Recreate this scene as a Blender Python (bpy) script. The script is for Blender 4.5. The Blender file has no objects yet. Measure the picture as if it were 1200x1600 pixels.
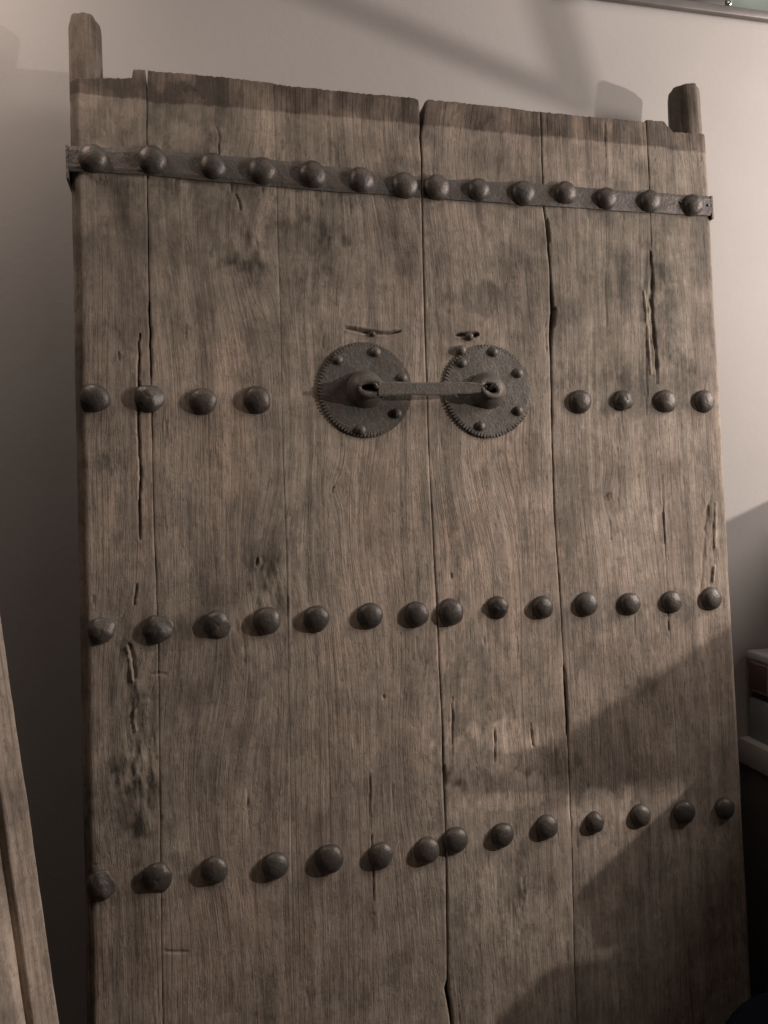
import bpy, bmesh, math, random
import numpy as np
from mathutils import Vector, Matrix

sc = bpy.context.scene
COL = sc.collection

# ------------------------------------------------------------------ camera
cam_d = bpy.data.cameras.new('camera'); cam = bpy.data.objects.new('camera', cam_d); COL.objects.link(cam)
cam.location = (0.1796, -1.1676, 1.067)
cam.rotation_euler = (1.5294977, 0.0156390, -0.2280579)
cam_d.sensor_fit = 'VERTICAL'; cam_d.sensor_height = 36.0; cam_d.lens = 28.038
cam_d.clip_start = 0.02; cam_d.clip_end = 100
sc.camera = cam

# ------------------------------------------------------------------ world, lamps, exposure
w = bpy.data.worlds.new('World'); sc.world = w; w.use_nodes = True
w.node_tree.nodes['Background'].inputs[0].default_value = (1.0, 0.84, 0.74, 1)
w.node_tree.nodes['Background'].inputs[1].default_value = 0.004

def lamp(name, kind, loc, power, color, **kw):
    d = bpy.data.lights.new(name, kind); d.energy = power; d.color = color
    for k, v in kw.items(): setattr(d, k, v)
    o = bpy.data.objects.new(name, d); COL.objects.link(o); o.location = loc
    return o
LAMP = Vector((2.30, -0.80, 1.40))
lamp('key_bulb', 'POINT', LAMP, 64.0, (1.0, 0.87, 0.80), shadow_soft_size=0.016)
f = lamp('room_glow', 'AREA', (2.4, -0.58, 2.02), 24.0, (1.0, 0.88, 0.82), shape='DISK', size=0.7)
f.rotation_euler = (Vector((0.9, 0.2, 0.8)) - f.location).to_track_quat('-Z', 'Y').to_euler()
lamp('ceiling_glow', 'AREA', (0.80, -0.50, 2.55), 3.0, (1.0, 0.83, 0.73), shape='DISK', size=0.9)
lamp('left_wall_fill', 'AREA', (-0.30, -0.06, 2.10), 3.2, (1.0, 0.82, 0.71), shape='DISK', size=0.25)  # added fill close to the wall, lifts the shade left of the door
sc.view_settings.view_transform = 'Standard'; sc.view_settings.look = 'None'
sc.view_settings.exposure = 0.15; sc.view_settings.gamma = 1.0

# measured layout of the door, metres in the plane of the leaves (x to the right, z up)
DOOR = {'BAND': [(0.004, 1.6781), (0.0501, 1.6726), (0.1352, 1.6654), (0.2834, 1.6666), (0.4505, 1.6678), (0.5545, 1.6672), (0.6737, 1.6652),
          (0.8404, 1.6655), (0.9651, 1.6641), (1.095, 1.6638)],
 'BAR': [(0.4414, 1.2137), (0.6465, 1.2171), (0.4675, 1.2242), (0.4666, 1.1998), (0.6162, 1.2272), (0.6153, 1.2042)],
 'BLOT': [(0.349, 1.464, 0.0627, 0.0628, -0.3, -0.4), (0.214, 1.694, 0.0299, 0.025, -0.4, -0.4), (0.638, 1.37, 0.0575, 0.0328, -0.45, -0.6),
          (0.403, 1.509, 0.0425, 0.053, -0.2, -0.3), (0.073, 0.712, 0.0413, 0.1125, -0.35, -0.7), (0.057, 0.601, 0.0546, 0.0557, -0.45, -0.6),
          (0.1, 0.512, 0.046, 0.0558, -0.3, -0.5), (0.273, 0.942, 0.0298, 0.0596, -0.35, -0.9), (0.264, 1.416, 0.0282, 0.0226, -0.45, -0.9),
          (0.227, 1.432, 0.0238, 0.0307, -0.35, -0.8), (0.923, 1.232, 0.1596, 0.0544, -0.3, -0.8), (0.907, 0.829, 0.1439, 0.0494, -0.28, -0.7),
          (0.103, 0.848, 0.0561, 0.0306, -0.25, -0.5), (0.875, 1.035, 0.0159, 0.01, -0.6, -0.3), (1.048, 1.095, 0.0389, 0.0458, -0.25, -0.6),
          (0.981, 1.37, 0.0333, 0.1037, -0.3, -0.6), (0.643, 0.573, 0.0902, 0.0206, -0.42, 0.3), (0.729, 0.589, 0.0519, 0.0335, -0.45, 0.1),
          (0.572, 0.583, 0.024, 0.0224, -0.45, -0.3), (0.954, 1.462, 0.1161, 0.1384, -0.12, -0.7), (0.86, 1.321, 0.0369, 0.0677, 0.15, -0.2),
          (0.153, 0.374, 0.1918, 0.102, -0.12, 0.6), (0.445, 0.313, 0.1153, 0.1072, -0.15, 0.3), (0.646, 0.642, 0.0963, 0.027, 0.55, 0.5),
          (0.67, 0.537, 0.1141, 0.0145, 0.35, 0.2), (0.83, 0.508, 0.074, 0.0318, 0.4, -0.1), (0.662, 0.363, 0.0617, 0.0712, 0.4, -0.1),
          (0.666, 0.97, 0.0921, 0.2746, 0.2, 0.7), (0.658, 1.425, 0.0874, 0.1425, 0.12, 0.3), (0.467, 0.914, 0.1022, 0.2644, 0.08, 0.5),
          (0.877, 0.952, 0.08, 0.0881, 0.28, 0.1), (0.53, 1.463, 0.0444, 0.1184, 0.15, 0.2), (0.573, 0.889, 0.0331, 0.1248, 0.2, 0.9),
          (0.169, 1.064, 0.1171, 0.1955, 0.05, 0.2), (0.028, 0.981, 0.0456, 0.095, 0.08, 0.5), (0.029, 1.26, 0.0368, 0.0583, 0.05, 0.3),
          (0.273, 1.46, 0.0405, 0.0619, 0.15, 0.1), (0.228, 1.103, 0.0295, 0.1982, 0.12, 0.5), (0.663, 0.388, 0.0223, 0.051, -0.4, -0.5),
          (0.688, 0.442, 0.0112, 0.0412, -0.45, -0.4), (0.925, 0.702, 0.032, 0.0218, -0.3, -0.3), (0.632, 1.218, 0.0284, 0.0432, 0.0, 0.0),
          (0.515, 1.657, 0.0669, 0.0655, 0.15, 0.2), (0.314, 1.661, 0.1261, 0.0422, 0.05, -0.2), (0.171, 1.525, 0.0689, 0.0611, -0.18, -0.4),
          (0.052, 1.517, 0.0469, 0.0597, -0.1, -0.5), (0.397, 1.33, 0.0422, 0.0627, 0.15, 0.3), (0.0, 0.424, 0.0531, 0.0905, 0.05, 0.3),
          (0.333, 1.266, 0.0411, 0.0617, 0.1, 0.2), (0.183, 1.649, 0.0595, 0.0412, -0.15, -0.4), (0.415, 0.634, 0.0624, 0.0597, -0.1, 0),
          (0.38, 0.817, 0.0516, 0.0401, 0.1, 0.2), (0.054, 1.124, 0.0369, 0.0483, -0.2, -0.4), (0.039, 1.105, 0.011, 0.0135, -0.4, -0.9),
          (0.457, 0.66, 0.1282, 0.0603, 0.08, 0.3), (1.05, 1.349, 0.0393, 0.1163, 0.05, -0.2), (0.193, 0.877, 0.0289, 0.1165, -0.12, -0.4),
          (0.824, 0.628, 0.1453, 0.0747, 0, 0.1)],
 'BOSS': [(0.4415, 1.2179), (0.6526, 1.218)],
 'CRACK': [([(0.097, 1.301), (0.0926, 1.1828), (0.0933, 1.0802), (0.0902, 0.9785)], 0.0035, 0.014),
           ([(0.9737, 1.4744), (0.9743, 1.4165), (0.9711, 1.3817), (0.9736, 1.3357)], 0.008, 0.006),
           ([(0.973, 1.3472), (0.9752, 1.2954), (0.9742, 1.2324)], 0.005, 0.009),
           ([(0.9642, 1.3699), (0.9553, 1.2778), (0.954, 1.2093)], 0.003, 0.004),
           ([(1.0731, 1.0371), (1.0632, 1.003), (1.0534, 0.9462), (1.0468, 0.901), (1.0406, 0.8616)], 0.006, 0.007),
           ([(1.0639, 1.0144), (1.0535, 0.969)], 0.01, 0.004), ([(0.4325, 0.607), (0.4313, 0.5721), (0.4311, 0.5372)], 0.002, 0.006),
           ([(0.4313, 0.5123), (0.4319, 0.4725), (0.4318, 0.3834)], 0.002, 0.006),
           ([(0.8981, 1.7075), (0.8966, 1.6783), (0.8957, 1.6376)], 0.002, 0.006),
           ([(0.2234, 1.6342), (0.2238, 1.6115), (0.2241, 1.5856)], 0.0025, 0.006),
           ([(0.2474, 1.5274), (0.2531, 1.5154), (0.2557, 1.5001)], 0.004, 0.006), ([(0.2399, 1.5455), (0.2415, 1.5301)], 0.004, 0.003),
           ([(0.6435, 0.6595), (0.6435, 0.6334), (0.6433, 0.6022)], 0.003, 0.006),
           ([(0.708, 0.6594), (0.7093, 0.6381), (0.7106, 0.617)], 0.003, 0.006),
           ([(0.5739, 0.7119), (0.5707, 0.6605), (0.5708, 0.609)], 0.003, 0.005),
           ([(0.1018, 0.7832), (0.1157, 0.7831), (0.1268, 0.7814)], 0.0035, 0.004),
           ([(0.1121, 0.3748), (0.1249, 0.372), (0.1488, 0.3676)], 0.0035, 0.004),
           ([(0.4152, 1.3178), (0.4226, 1.317), (0.4383, 1.3143), (0.4542, 1.312), (0.4681, 1.3108), (0.4863, 1.3102), (0.5004, 1.3127),
             (0.5092, 1.314)],
            0.0052, 0.012),
           ([(0.604, 1.3112), (0.6243, 1.3128), (0.6447, 1.3122)], 0.008, 0.012), ([(0.6299, 1.3107), (0.6436, 1.3133)], 0.012, 0.014),
           ([(0.3855, 1.0503), (0.3887, 1.0523)], 0.006, 0.01), ([(0.2714, 0.9545), (0.275, 0.9424), (0.2687, 0.9297)], 0.006, 0.007),
           ([(0.263, 0.9379), (0.2654, 0.9527)], 0.004, 0.005), ([(0.0706, 0.8309), (0.0765, 0.8068), (0.0786, 0.7762)], 0.008, 0.005),
           ([(0.0733, 0.7406), (0.0748, 0.7216), (0.0789, 0.7024)], 0.007, 0.004),
           ([(0.0835, 0.921), (0.0841, 0.9066), (0.0809, 0.8876)], 0.003, 0.006), ([(0.0656, 1.2707), (0.0662, 1.2551)], 0.003, 0.005),
           ([(0.1112, 1.3511), (0.113, 1.3015), (0.1124, 1.2322)], 0.0035, 0.01), ([(0.9736, 0.8425), (0.9714, 0.7813)], 0.0025, 0.004),
           ([(0.892, 1.1189), (0.8909, 1.0518), (0.8873, 1.0073)], 0.002, 0.003), ([(0.884, 1.4356), (0.8818, 1.3217)], 0.003, 0.002),
           ([(0.9503, 1.2093), (0.9509, 1.1752)], 0.002, 0.003), ([(0.9753, 1.073), (0.974, 1.0052)], 0.003, 0.005),
           ([(0.7725, 0.7503), (0.7722, 0.6967), (0.7726, 0.6327)], 0.006, 0.014),
           ([(0.7845, 1.3639), (0.7811, 1.3414), (0.7779, 1.3246)], 0.009, 0.02), ([(0.7789, 1.521), (0.7804, 1.4759)], 0.005, 0.01),
           ([(0.6818, 0.4114), (0.6849, 0.38)], 0.005, 0.003), ([(0.5522, 0.4986), (0.5563, 0.4677)], 0.004, 0.008),
           ([(0.5543, 0.6055), (0.5561, 0.5695)], 0.006, 0.008), ([(0.6321, 0.807), (0.6325, 0.7912)], 0.003, 0.004),
           ([(0.4587, 0.7257), (0.4605, 0.7185)], 0.004, 0.004), ([(0.58, 0.9148), (0.5818, 0.9042)], 0.004, 0.004),
           ([(0.3877, 1.0554), (0.39, 1.0605)], 0.004, 0.006), ([(0.3804, 1.3085), (0.3775, 1.2824)], 0.004, 0.003),
           ([(0.6004, 1.5542), (0.6238, 1.5723)], 0.003, 0.001)],
 'KNOT': [(0.493, 1.655, 0.0664, 0.1302, 0.05), (0.283, 0.942, 0.0399, 0.0894, 0.05), (0.633, 1.121, 0.0684, 0.1176, 0.06),
          (0.262, 1.449, 0.0505, 0.1027, 0.05), (0.427, 0.988, 0.0634, 0.153, 0.04), (0.626, 1.622, 0.0694, 0.1328, 0.045),
          (0.131, 1.472, 0.0385, 0.1604, 0.03), (0.91, 1.119, 0.0624, 0.2228, 0.03), (0.396, 1.309, 0.0421, 0.1041, 0.03),
          (0.068, 0.722, 0.0366, 0.1125, 0.04), (0.875, 1.035, 0.0183, 0.0277, 0.02), (0.391, 1.06, 0.0145, 0.0256, 0.02),
          (0.196, 0.587, 0.0575, 0.1424, 0.04), (0.687, 1.449, 0.0704, 0.1544, 0.03), (0.508, 0.605, 0.0536, 0.1608, 0.03)],
 'PLATES': [(0.4435, 1.2199), (0.6556, 1.2221)],
 'POST_L': [(0.0032, 1.7934), (0.0497, 1.799), (0.0015, 1.6949), (0.0478, 1.6996)],
 'POST_R': [(1.0396, 1.7737), (1.0957, 1.7876), (1.0377, 1.6961), (1.0949, 1.707)],
 'RIV_L': [(0.4023, 1.2643), (0.4649, 1.2781), (0.5085, 1.2356), (0.4966, 1.1776), (0.4361, 1.1504)],
 'RIV_R': [(0.6119, 1.2628), (0.6682, 1.2823), (0.7115, 1.2471), (0.7085, 1.1826), (0.64, 1.1565), (0.6117, 1.2844)],
 'S1': [(0.1162, 1.7167), (0.114, 1.5721), (0.1127, 1.421), (0.112, 1.3014), (0.1124, 1.2302), (0.1119, 1.124), (0.1117, 1.0264), (0.1133, 0.9294),
        (0.114, 0.8331), (0.1116, 0.6427), (0.1092, 0.4086), (0.1079, 0.2701)],
 'S2': [(0.3122, 1.3273), (0.3092, 1.1227), (0.3104, 0.9611), (0.3092, 0.8213), (0.3053, 0.5265), (0.3015, 0.3338)],
 'S3L': [(0.5557, 1.7135), (0.5553, 1.6606), (0.5536, 1.644), (0.5547, 1.6167), (0.5537, 1.562), (0.5513, 1.4423), (0.5496, 1.313), (0.5496, 1.2274),
         (0.5484, 1.1423), (0.55, 1.0156), (0.5513, 0.9107), (0.5525, 0.8585), (0.5527, 0.7548), (0.5538, 0.6722), (0.552, 0.6006), (0.5526, 0.5087),
         (0.5503, 0.3976), (0.5461, 0.2677), (0.5412, 0.2535), (0.5473, 0.2176), (0.5496, 0.1973)],
 'S3R': [(0.5685, 1.7125), (0.5611, 1.6666), (0.5565, 1.6476), (0.5575, 1.6169), (0.5555, 1.5512), (0.5541, 1.4425), (0.5524, 1.313),
         (0.5518, 1.2274), (0.5506, 1.1423), (0.5522, 1.0155), (0.5535, 0.9107), (0.5552, 0.8584), (0.5549, 0.7546), (0.5565, 0.672),
         (0.5563, 0.6002), (0.5548, 0.5085), (0.5529, 0.3972), (0.5493, 0.2672), (0.5497, 0.2521), (0.5526, 0.2168), (0.5539, 0.1966)],
 'S4': [(0.776, 1.7115), (0.7742, 1.6225), (0.7728, 1.5432), (0.7785, 1.4871), (0.7801, 1.4197), (0.7804, 1.3525), (0.7747, 1.3078), (0.7712, 1.1858),
        (0.7675, 1.0102), (0.7705, 0.9014), (0.7724, 0.7718), (0.7731, 0.7395), (0.7736, 0.6539), (0.7733, 0.6007), (0.7729, 0.4736),
        (0.7672, 0.265)],
 'S5': [(0.9805, 1.7113), (0.9796, 1.5797), (0.9769, 1.463), (0.9743, 1.3242), (0.9742, 1.2553), (0.9742, 1.1639), (0.974, 1.0052), (0.9746, 0.8592),
        (0.9757, 0.7255), (0.9769, 0.6149), (0.9749, 0.4508)],
 'STRAP_BOT': [(-0.0001, 1.5455), (0.1135, 1.5468), (0.28, 1.5431), (0.4037, 1.541), (0.5496, 1.5421), (0.5607, 1.5406), (0.7148, 1.5406),
               (0.8956, 1.5406), (1.101, 1.5425)],
 'STRAP_TOP': [(-0.0004, 1.5841), (0.1144, 1.5873), (0.2812, 1.5869), (0.405, 1.5815), (0.551, 1.576), (0.562, 1.5735), (0.7164, 1.5777),
               (0.8976, 1.5776), (1.1031, 1.5784)],
 'STUDS': [[(0.035, 1.5661), (0.122, 1.5707), (0.2137, 1.5675), (0.2903, 1.566), (0.3711, 1.5656), (0.451, 1.5618), (0.5244, 1.5583),
            (0.5797, 1.5588), (0.6531, 1.5595), (0.7342, 1.5594), (0.813, 1.5646), (0.8909, 1.5595), (0.9761, 1.5604), (1.0623, 1.5589)],
           [(0.0301, 1.1998), (0.1093, 1.2004), (0.1888, 1.1961), (0.2719, 1.1987), (0.8238, 1.1994), (0.9066, 1.2022), (0.9889, 1.2016),
            (1.0671, 1.2022)],
           [(0.0335, 0.8517), (0.1146, 0.8489), (0.2022, 0.8517), (0.2779, 0.8533), (0.3547, 0.8521), (0.441, 0.8525), (0.5181, 0.8504),
            (0.5765, 0.8504), (0.6588, 0.8545), (0.7384, 0.8504), (0.8182, 0.8518), (0.901, 0.8487), (0.9813, 0.848), (1.0601, 0.8497)],
           [(0.0257, 0.4822), (0.1056, 0.4831), (0.189, 0.484), (0.2798, 0.4795), (0.3638, 0.4799), (0.4451, 0.475), (0.5205, 0.474),
            (0.5691, 0.4845), (0.6502, 0.4834), (0.7281, 0.488), (0.8149, 0.4857), (0.9008, 0.488), (0.984, 0.4844), (1.0645, 0.4823)]],
 'TOP': {'A': [(0.1171, 1.7158), (0.185, 1.7166), (0.2646, 1.7163), (0.3672, 1.7137), (0.4737, 1.7133), (0.5485, 1.7139), (0.5561, 1.7102)],
         'C': [(0.5673, 1.7102), (0.5731, 1.714), (0.6297, 1.7138), (0.7166, 1.7129), (0.7759, 1.7104)],
         'E': [(0.7771, 1.7105), (0.8426, 1.7095), (0.8982, 1.7099), (0.9791, 1.71)],
         'stile_left': [(0.0015, 1.6919), (0.0487, 1.6966), (0.094, 1.7012), (0.0961, 1.7157), (0.1133, 1.7174)],
         'stile_right': [(0.9818, 1.7126), (1.0166, 1.7133), (1.0338, 1.6958), (1.097, 1.6975)]},
 'pl_ext': [(0.3693, 1.2191), (0.5209, 1.2207), (0.4464, 1.3029), (0.4406, 1.1364), (0.5758, 1.2213), (0.7377, 1.223), (0.6581, 1.3049),
            (0.6508, 1.1356)]}


LEAN = math.radians(5.0)
WALL_Y = 0.255
FLOOR_Z = -0.25
DEPTH = 0.048

# ------------------------------------------------------------------ helpers
def struct(o): o['kind'] = 'structure'; return o
def tag(o, label, cat, group=None):
    o['label'] = label; o['category'] = cat
    if group: o['group'] = group
    return o
def link(name, me, mat=None, parent=None, smooth=True):
    o = bpy.data.objects.new(name, me); COL.objects.link(o)
    if mat and not me.materials: me.materials.append(mat)
    if smooth: me.shade_smooth()
    if parent: o.parent = parent
    return o
def empty(name, loc=(0, 0, 0), rot=(0, 0, 0)):
    o = bpy.data.objects.new(name, None); COL.objects.link(o)
    o.location = loc; o.rotation_euler = rot; o.empty_display_size = 0.1
    return o
def mesh_from(name, v, f):
    me = bpy.data.meshes.new(name); me.from_pydata(v, [], f); me.update(); return me
def bm_mesh(name, bm):
    bmesh.ops.recalc_face_normals(bm, faces=bm.faces)
    me = bpy.data.meshes.new(name); bm.to_mesh(me); bm.free(); return me
def box_me(name, lo, hi, bev=0.002, seg=2):
    bm = bmesh.new(); bmesh.ops.create_cube(bm, size=1)
    for v in bm.verts:
        v.co = Vector([(lo[i] + hi[i]) / 2 + v.co[i] * (hi[i] - lo[i]) for i in range(3)])
    if bev: bmesh.ops.bevel(bm, geom=bm.edges[:], offset=bev, segments=seg, profile=0.5, affect='EDGES')
    return bm_mesh(name, bm)

_T = np.random.RandomState(7).rand(256, 256)
def vn(x, z, seed=0):
    """smooth value noise, -1..1"""
    x = np.asarray(x, float) + seed * 17.31; z = np.asarray(z, float) + seed * 9.77
    xi = np.floor(x).astype(int); zi = np.floor(z).astype(int)
    fx = x - xi; fz = z - zi
    fx = fx * fx * (3 - 2 * fx); fz = fz * fz * (3 - 2 * fz)
    a = _T[xi & 255, zi & 255]; b = _T[(xi + 1) & 255, zi & 255]
    c = _T[xi & 255, (zi + 1) & 255]; d = _T[(xi + 1) & 255, (zi + 1) & 255]
    return ((a * (1 - fx) + b * fx) * (1 - fz) + (c * (1 - fx) + d * fx) * fz) * 2 - 1
def fbm(x, z, seed=0, o=4):
    s = 0; a = 1.0; t = 0
    for k in range(o):
        s = s + a * vn(x * 2 ** k, z * 2 ** k, seed + k * 3); t += a; a *= 0.5
    return s / t

# ------------------------------------------------------------------ materials
class NT:
    def __init__(self, name):
        self.m = bpy.data.materials.new(name); self.m.use_nodes = True
        self.t = self.m.node_tree; self.p = self.t.nodes['Principled BSDF']
    def n(self, kind, **kw):
        nd = self.t.nodes.new(kind)
        for k, v in kw.items():
            if k.startswith('i_'):
                key = k[2:]; key = int(key) if key.isdigit() else key.replace('_', ' ')
                if hasattr(v, 'links') or isinstance(v, bpy.types.NodeSocket): self.t.links.new(v, nd.inputs[key])
                else: nd.inputs[key].default_value = v
            else: setattr(nd, k, v)
        return nd
    def l(self, a, b): self.t.links.new(a, b)
    def math(self, op, a, b=None, c=None, clamp=False):
        nd = self.t.nodes.new('ShaderNodeMath'); nd.operation = op; nd.use_clamp = clamp
        for k, v in enumerate((a, b, c)):
            if v is None: continue
            if isinstance(v, bpy.types.NodeSocket): self.l(v, nd.inputs[k])
            else: nd.inputs[k].default_value = v
        return nd.outputs[0]
    def mix(self, fac, a, b, mode='MIX'):
        nd = self.t.nodes.new('ShaderNodeMix'); nd.data_type = 'RGBA'; nd.blend_type = mode
        for s, v in ((nd.inputs[0], fac), (nd.inputs[6], a), (nd.inputs[7], b)):
            if isinstance(v, bpy.types.NodeSocket): self.l(v, s)
            else: s.default_value = v if isinstance(v, (int, float)) else (*v, 1)
        return nd.outputs[2]
    def ramp(self, v, *stops):
        nd = self.t.nodes.new('ShaderNodeValToRGB'); cr = nd.color_ramp
        while len(cr.elements) < len(stops): cr.elements.new(0.5)
        for e, (p, c) in zip(cr.elements, stops):
            e.position = p; e.color = (*c, 1) if not isinstance(c, (int, float)) else (c, c, c, 1)
        self.l(v, nd.inputs[0]); return nd.outputs[0]
    def noise(self, vec, scale, detail=4, rough=0.55, dist=0.0):
        nd = self.n('ShaderNodeTexNoise'); nd.inputs['Scale'].default_value = scale
        nd.inputs['Detail'].default_value = detail; nd.inputs['Roughness'].default_value = rough
        nd.inputs['Distortion'].default_value = dist
        if vec is not None: self.l(vec, nd.inputs['Vector'])
        return nd.outputs[0]
    def bump(self, h, strength, dist, normal=None):
        nd = self.n('ShaderNodeBump'); nd.inputs['Strength'].default_value = strength; nd.inputs['Distance'].default_value = dist
        self.l(h, nd.inputs['Height'])
        if normal: self.l(normal, nd.inputs['Normal'])
        return nd.outputs[0]
    def setp(self, **kw):
        for k, v in kw.items():
            s = self.p.inputs[k.replace('_', ' ')]
            if isinstance(v, bpy.types.NodeSocket): self.l(v, s)
            else: s.default_value = (*v, 1) if isinstance(v, tuple) and len(v) == 3 else v

def wood_material():
    M = NT('aged_wood')
    obj = M.n('ShaderNodeTexCoord').outputs['Object']
    sep = M.n('ShaderNodeSeparateXYZ', i_0=obj)
    g = M.n('ShaderNodeAttribute', attribute_name='grain').outputs['Fac']
    tone = M.n('ShaderNodeAttribute', attribute_name='tone').outputs['Fac']
    hue = M.n('ShaderNodeAttribute', attribute_name='hue').outputs['Fac']
    carve = M.n('ShaderNodeAttribute', attribute_name='carve').outputs['Fac']
    def gv(kx, kz):
        c = M.n('ShaderNodeCombineXYZ')
        M.l(M.math('MULTIPLY', g, kx), c.inputs[0]); M.l(M.math('MULTIPLY', sep.outputs[2], kz), c.inputs[1])
        M.l(M.math('MULTIPLY', sep.outputs[1], 60), c.inputs[2])
        return c.outputs[0]
    rings = M.noise(gv(95, 1.3), 1.0, 3, 0.6)            # growth rings, about 1 cm
    lines = M.noise(gv(300, 3.5), 1.0, 4, 0.75)           # fine lines
    fibre = M.noise(gv(1100, 30.0), 1.0, 2, 0.6)
    streak = M.noise(gv(40, 2.2), 1.0, 4, 0.6)
    blot = M.noise(obj, 14, 7, 0.62, 0.4)
    blot2 = M.noise(obj, 45, 6, 0.6)
    speck = M.noise(gv(170, 75), 1.0, 4, 0.65)
    # weathered grey-brown, ring contrast
    c = M.ramp(M.math('ADD', M.math('MULTIPLY', rings, 0.5), M.math('MULTIPLY', lines, 0.5)),
               (0.24, (0.196, 0.156, 0.121)), (0.40, (0.325, 0.268, 0.214)), (0.52, (0.409, 0.339, 0.276)), (0.70, (0.556, 0.456, 0.369)))
    bare = M.math('ADD', 0.42, M.math('MULTIPLY', hue, 0.75), clamp=True)
    c = M.mix(bare, M.mix(0.78, c, M.mix(M.ramp(blot2, (0.35, 0.0), (0.65, 1.0)), (0.314, 0.266, 0.219), (0.409, 0.346, 0.286))), c)
    c = M.mix(M.ramp(streak, (0.45, 0.0), (0.68, 0.45)), c, (0.243, 0.213, 0.180))
    c = M.mix(M.ramp(blot, (0.50, 0.0), (0.70, 0.55)), c, (0.219, 0.189, 0.157))
    c = M.mix(M.ramp(blot2, (0.55, 0.0), (0.75, 0.5)), c, (0.508, 0.420, 0.342))
    pale = M.noise(gv(210, 17.0), 1.0, 5, 0.7)
    dark = M.noise(gv(120, 24.0), 1.0, 5, 0.72, 0.3)
    band1 = M.noise(gv(62, 3.2), 1.0, 3, 0.6, 0.2)
    band2 = M.noise(gv(48, 4.4), 1.0, 4, 0.65)
    c = M.mix(M.ramp(band1, (0.53, 0.0), (0.62, 0.55)), c, (0.490, 0.409, 0.340))
    c = M.mix(M.ramp(band2, (0.54, 0.0), (0.64, 0.55)), c, (0.196, 0.170, 0.141))
    hz = M.n('ShaderNodeVectorMath', operation='MULTIPLY', i_0=obj, i_1=(16.0, 1.0, 130.0)).outputs[0]
    smear = M.noise(hz, 1.0, 5, 0.7)
    area = M.noise(obj, 6.0, 5, 0.65, 0.5)
    c = M.mix(M.math('MULTIPLY', M.ramp(pale, (0.54, 0.0), (0.66, 0.60)), M.ramp(area, (0.38, 0.15), (0.60, 1.0))), c, (0.506, 0.429, 0.364))
    c = M.mix(M.math('MULTIPLY', M.ramp(dark, (0.52, 0.0), (0.66, 0.62)), M.ramp(area, (0.40, 1.0), (0.62, 0.30))), c, (0.160, 0.136, 0.113))
    c = M.mix(M.math('MULTIPLY', M.ramp(smear, (0.54, 0.0), (0.68, 0.45)), M.ramp(blot, (0.40, 0.2), (0.60, 1.0))), c, (0.182, 0.159, 0.134))
    # fine scuffs and specks of dirt, a few millimetres across
    mot = M.noise(M.n('ShaderNodeVectorMath', operation='MULTIPLY', i_0=obj, i_1=(1.0, 1.0, 0.55)).outputs[0], 120, 5, 0.72, 0.3)
    mot2 = M.noise(M.n('ShaderNodeVectorMath', operation='MULTIPLY', i_0=obj, i_1=(1.0, 1.0, 0.35)).outputs[0], 60, 6, 0.7, 0.5)
    c = M.mix(M.ramp(mot, (0.55, 0.0), (0.66, 0.60)), c, (0.187, 0.160, 0.133))
    c = M.mix(M.ramp(mot, (0.34, 0.55), (0.45, 0.0)), c, (0.505, 0.427, 0.357))
    c = M.mix(M.math('MULTIPLY', M.ramp(mot2, (0.56, 0.0), (0.64, 0.55)), M.ramp(area, (0.42, 0.1), (0.58, 1.0))), c, (0.525, 0.436, 0.362))
    c = M.mix(M.math('MULTIPLY', M.ramp(mot2, (0.36, 0.6), (0.44, 0.0)), M.ramp(area, (0.42, 1.0), (0.58, 0.2))), c, (0.162, 0.139, 0.115))
    # late-wood lines of the growth rings, where the wood is bare
    wob = M.math('MULTIPLY', M.noise(gv(25, 2.0), 1.0, 2, 0.5), 9.0)
    late = M.math('POWER', M.math('ADD', 0.5, M.math('MULTIPLY', M.math('SINE', M.math('ADD', M.math('MULTIPLY', g, 820.0), wob)), 0.5)), 7.0)
    latem = M.math('MULTIPLY', late, M.math('MULTIPLY', bare, M.ramp(streak, (0.40, 0.0), (0.60, 0.75))))
    c = M.mix(latem, c, (0.165, 0.128, 0.100))
    # hue: pink bare wood / grey-green grime
    pos = M.math('MULTIPLY', M.math('MAXIMUM', hue, 0.0), 0.42, clamp=True)
    neg = M.math('MULTIPLY', M.math('MAXIMUM', M.math('MULTIPLY', hue, -1.0), 0.0), 0.75, clamp=True)
    c = M.mix(pos, c, M.mix(1.0, c, (1.12, 0.985, 0.90), 'MULTIPLY'))
    c = M.mix(neg, c, M.mix(1.0, c, (0.80, 0.84, 0.80), 'MULTIPLY'))
    k = M.math('MAXIMUM', M.math('ADD', 1.0, tone), 0.22)
    kk = M.n('ShaderNodeCombineXYZ')
    for i in range(3): M.l(k, kk.inputs[i])
    c = M.mix(1.0, c, kk.outputs[0], 'MULTIPLY')
    c = M.mix(M.ramp(fibre, (0.58, 0.0), (0.76, 0.35)), c, (0.12, 0.098, 0.080))
    c = M.mix(M.ramp(speck, (0.66, 0.0), (0.74, 0.65)), c, (0.060, 0.048, 0.040))
    c = M.mix(M.math('MULTIPLY', carve, 0.55, clamp=True), c, (0.085, 0.068, 0.056))
    h = M.math('ADD', M.math('MULTIPLY', rings, 0.8), M.math('MULTIPLY', lines, 0.8))
    h = M.math('SUBTRACT', h, M.math('MULTIPLY', latem, 0.35))
    h = M.math('ADD', h, M.math('MULTIPLY', pale, 0.5))
    h = M.math('SUBTRACT', h, M.math('MULTIPLY', M.ramp(dark, (0.5, 0.0), (0.7, 1.0)), 0.5))
    h = M.math('ADD', h, M.math('MULTIPLY', fibre, 0.30))
    h = M.math('SUBTRACT', h, M.ramp(speck, (0.62, 0.0), (0.75, 0.5)))
    n1 = M.bump(h, 0.50, 0.0020)
    n2 = M.bump(blot2, 0.35, 0.003, n1)
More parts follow.
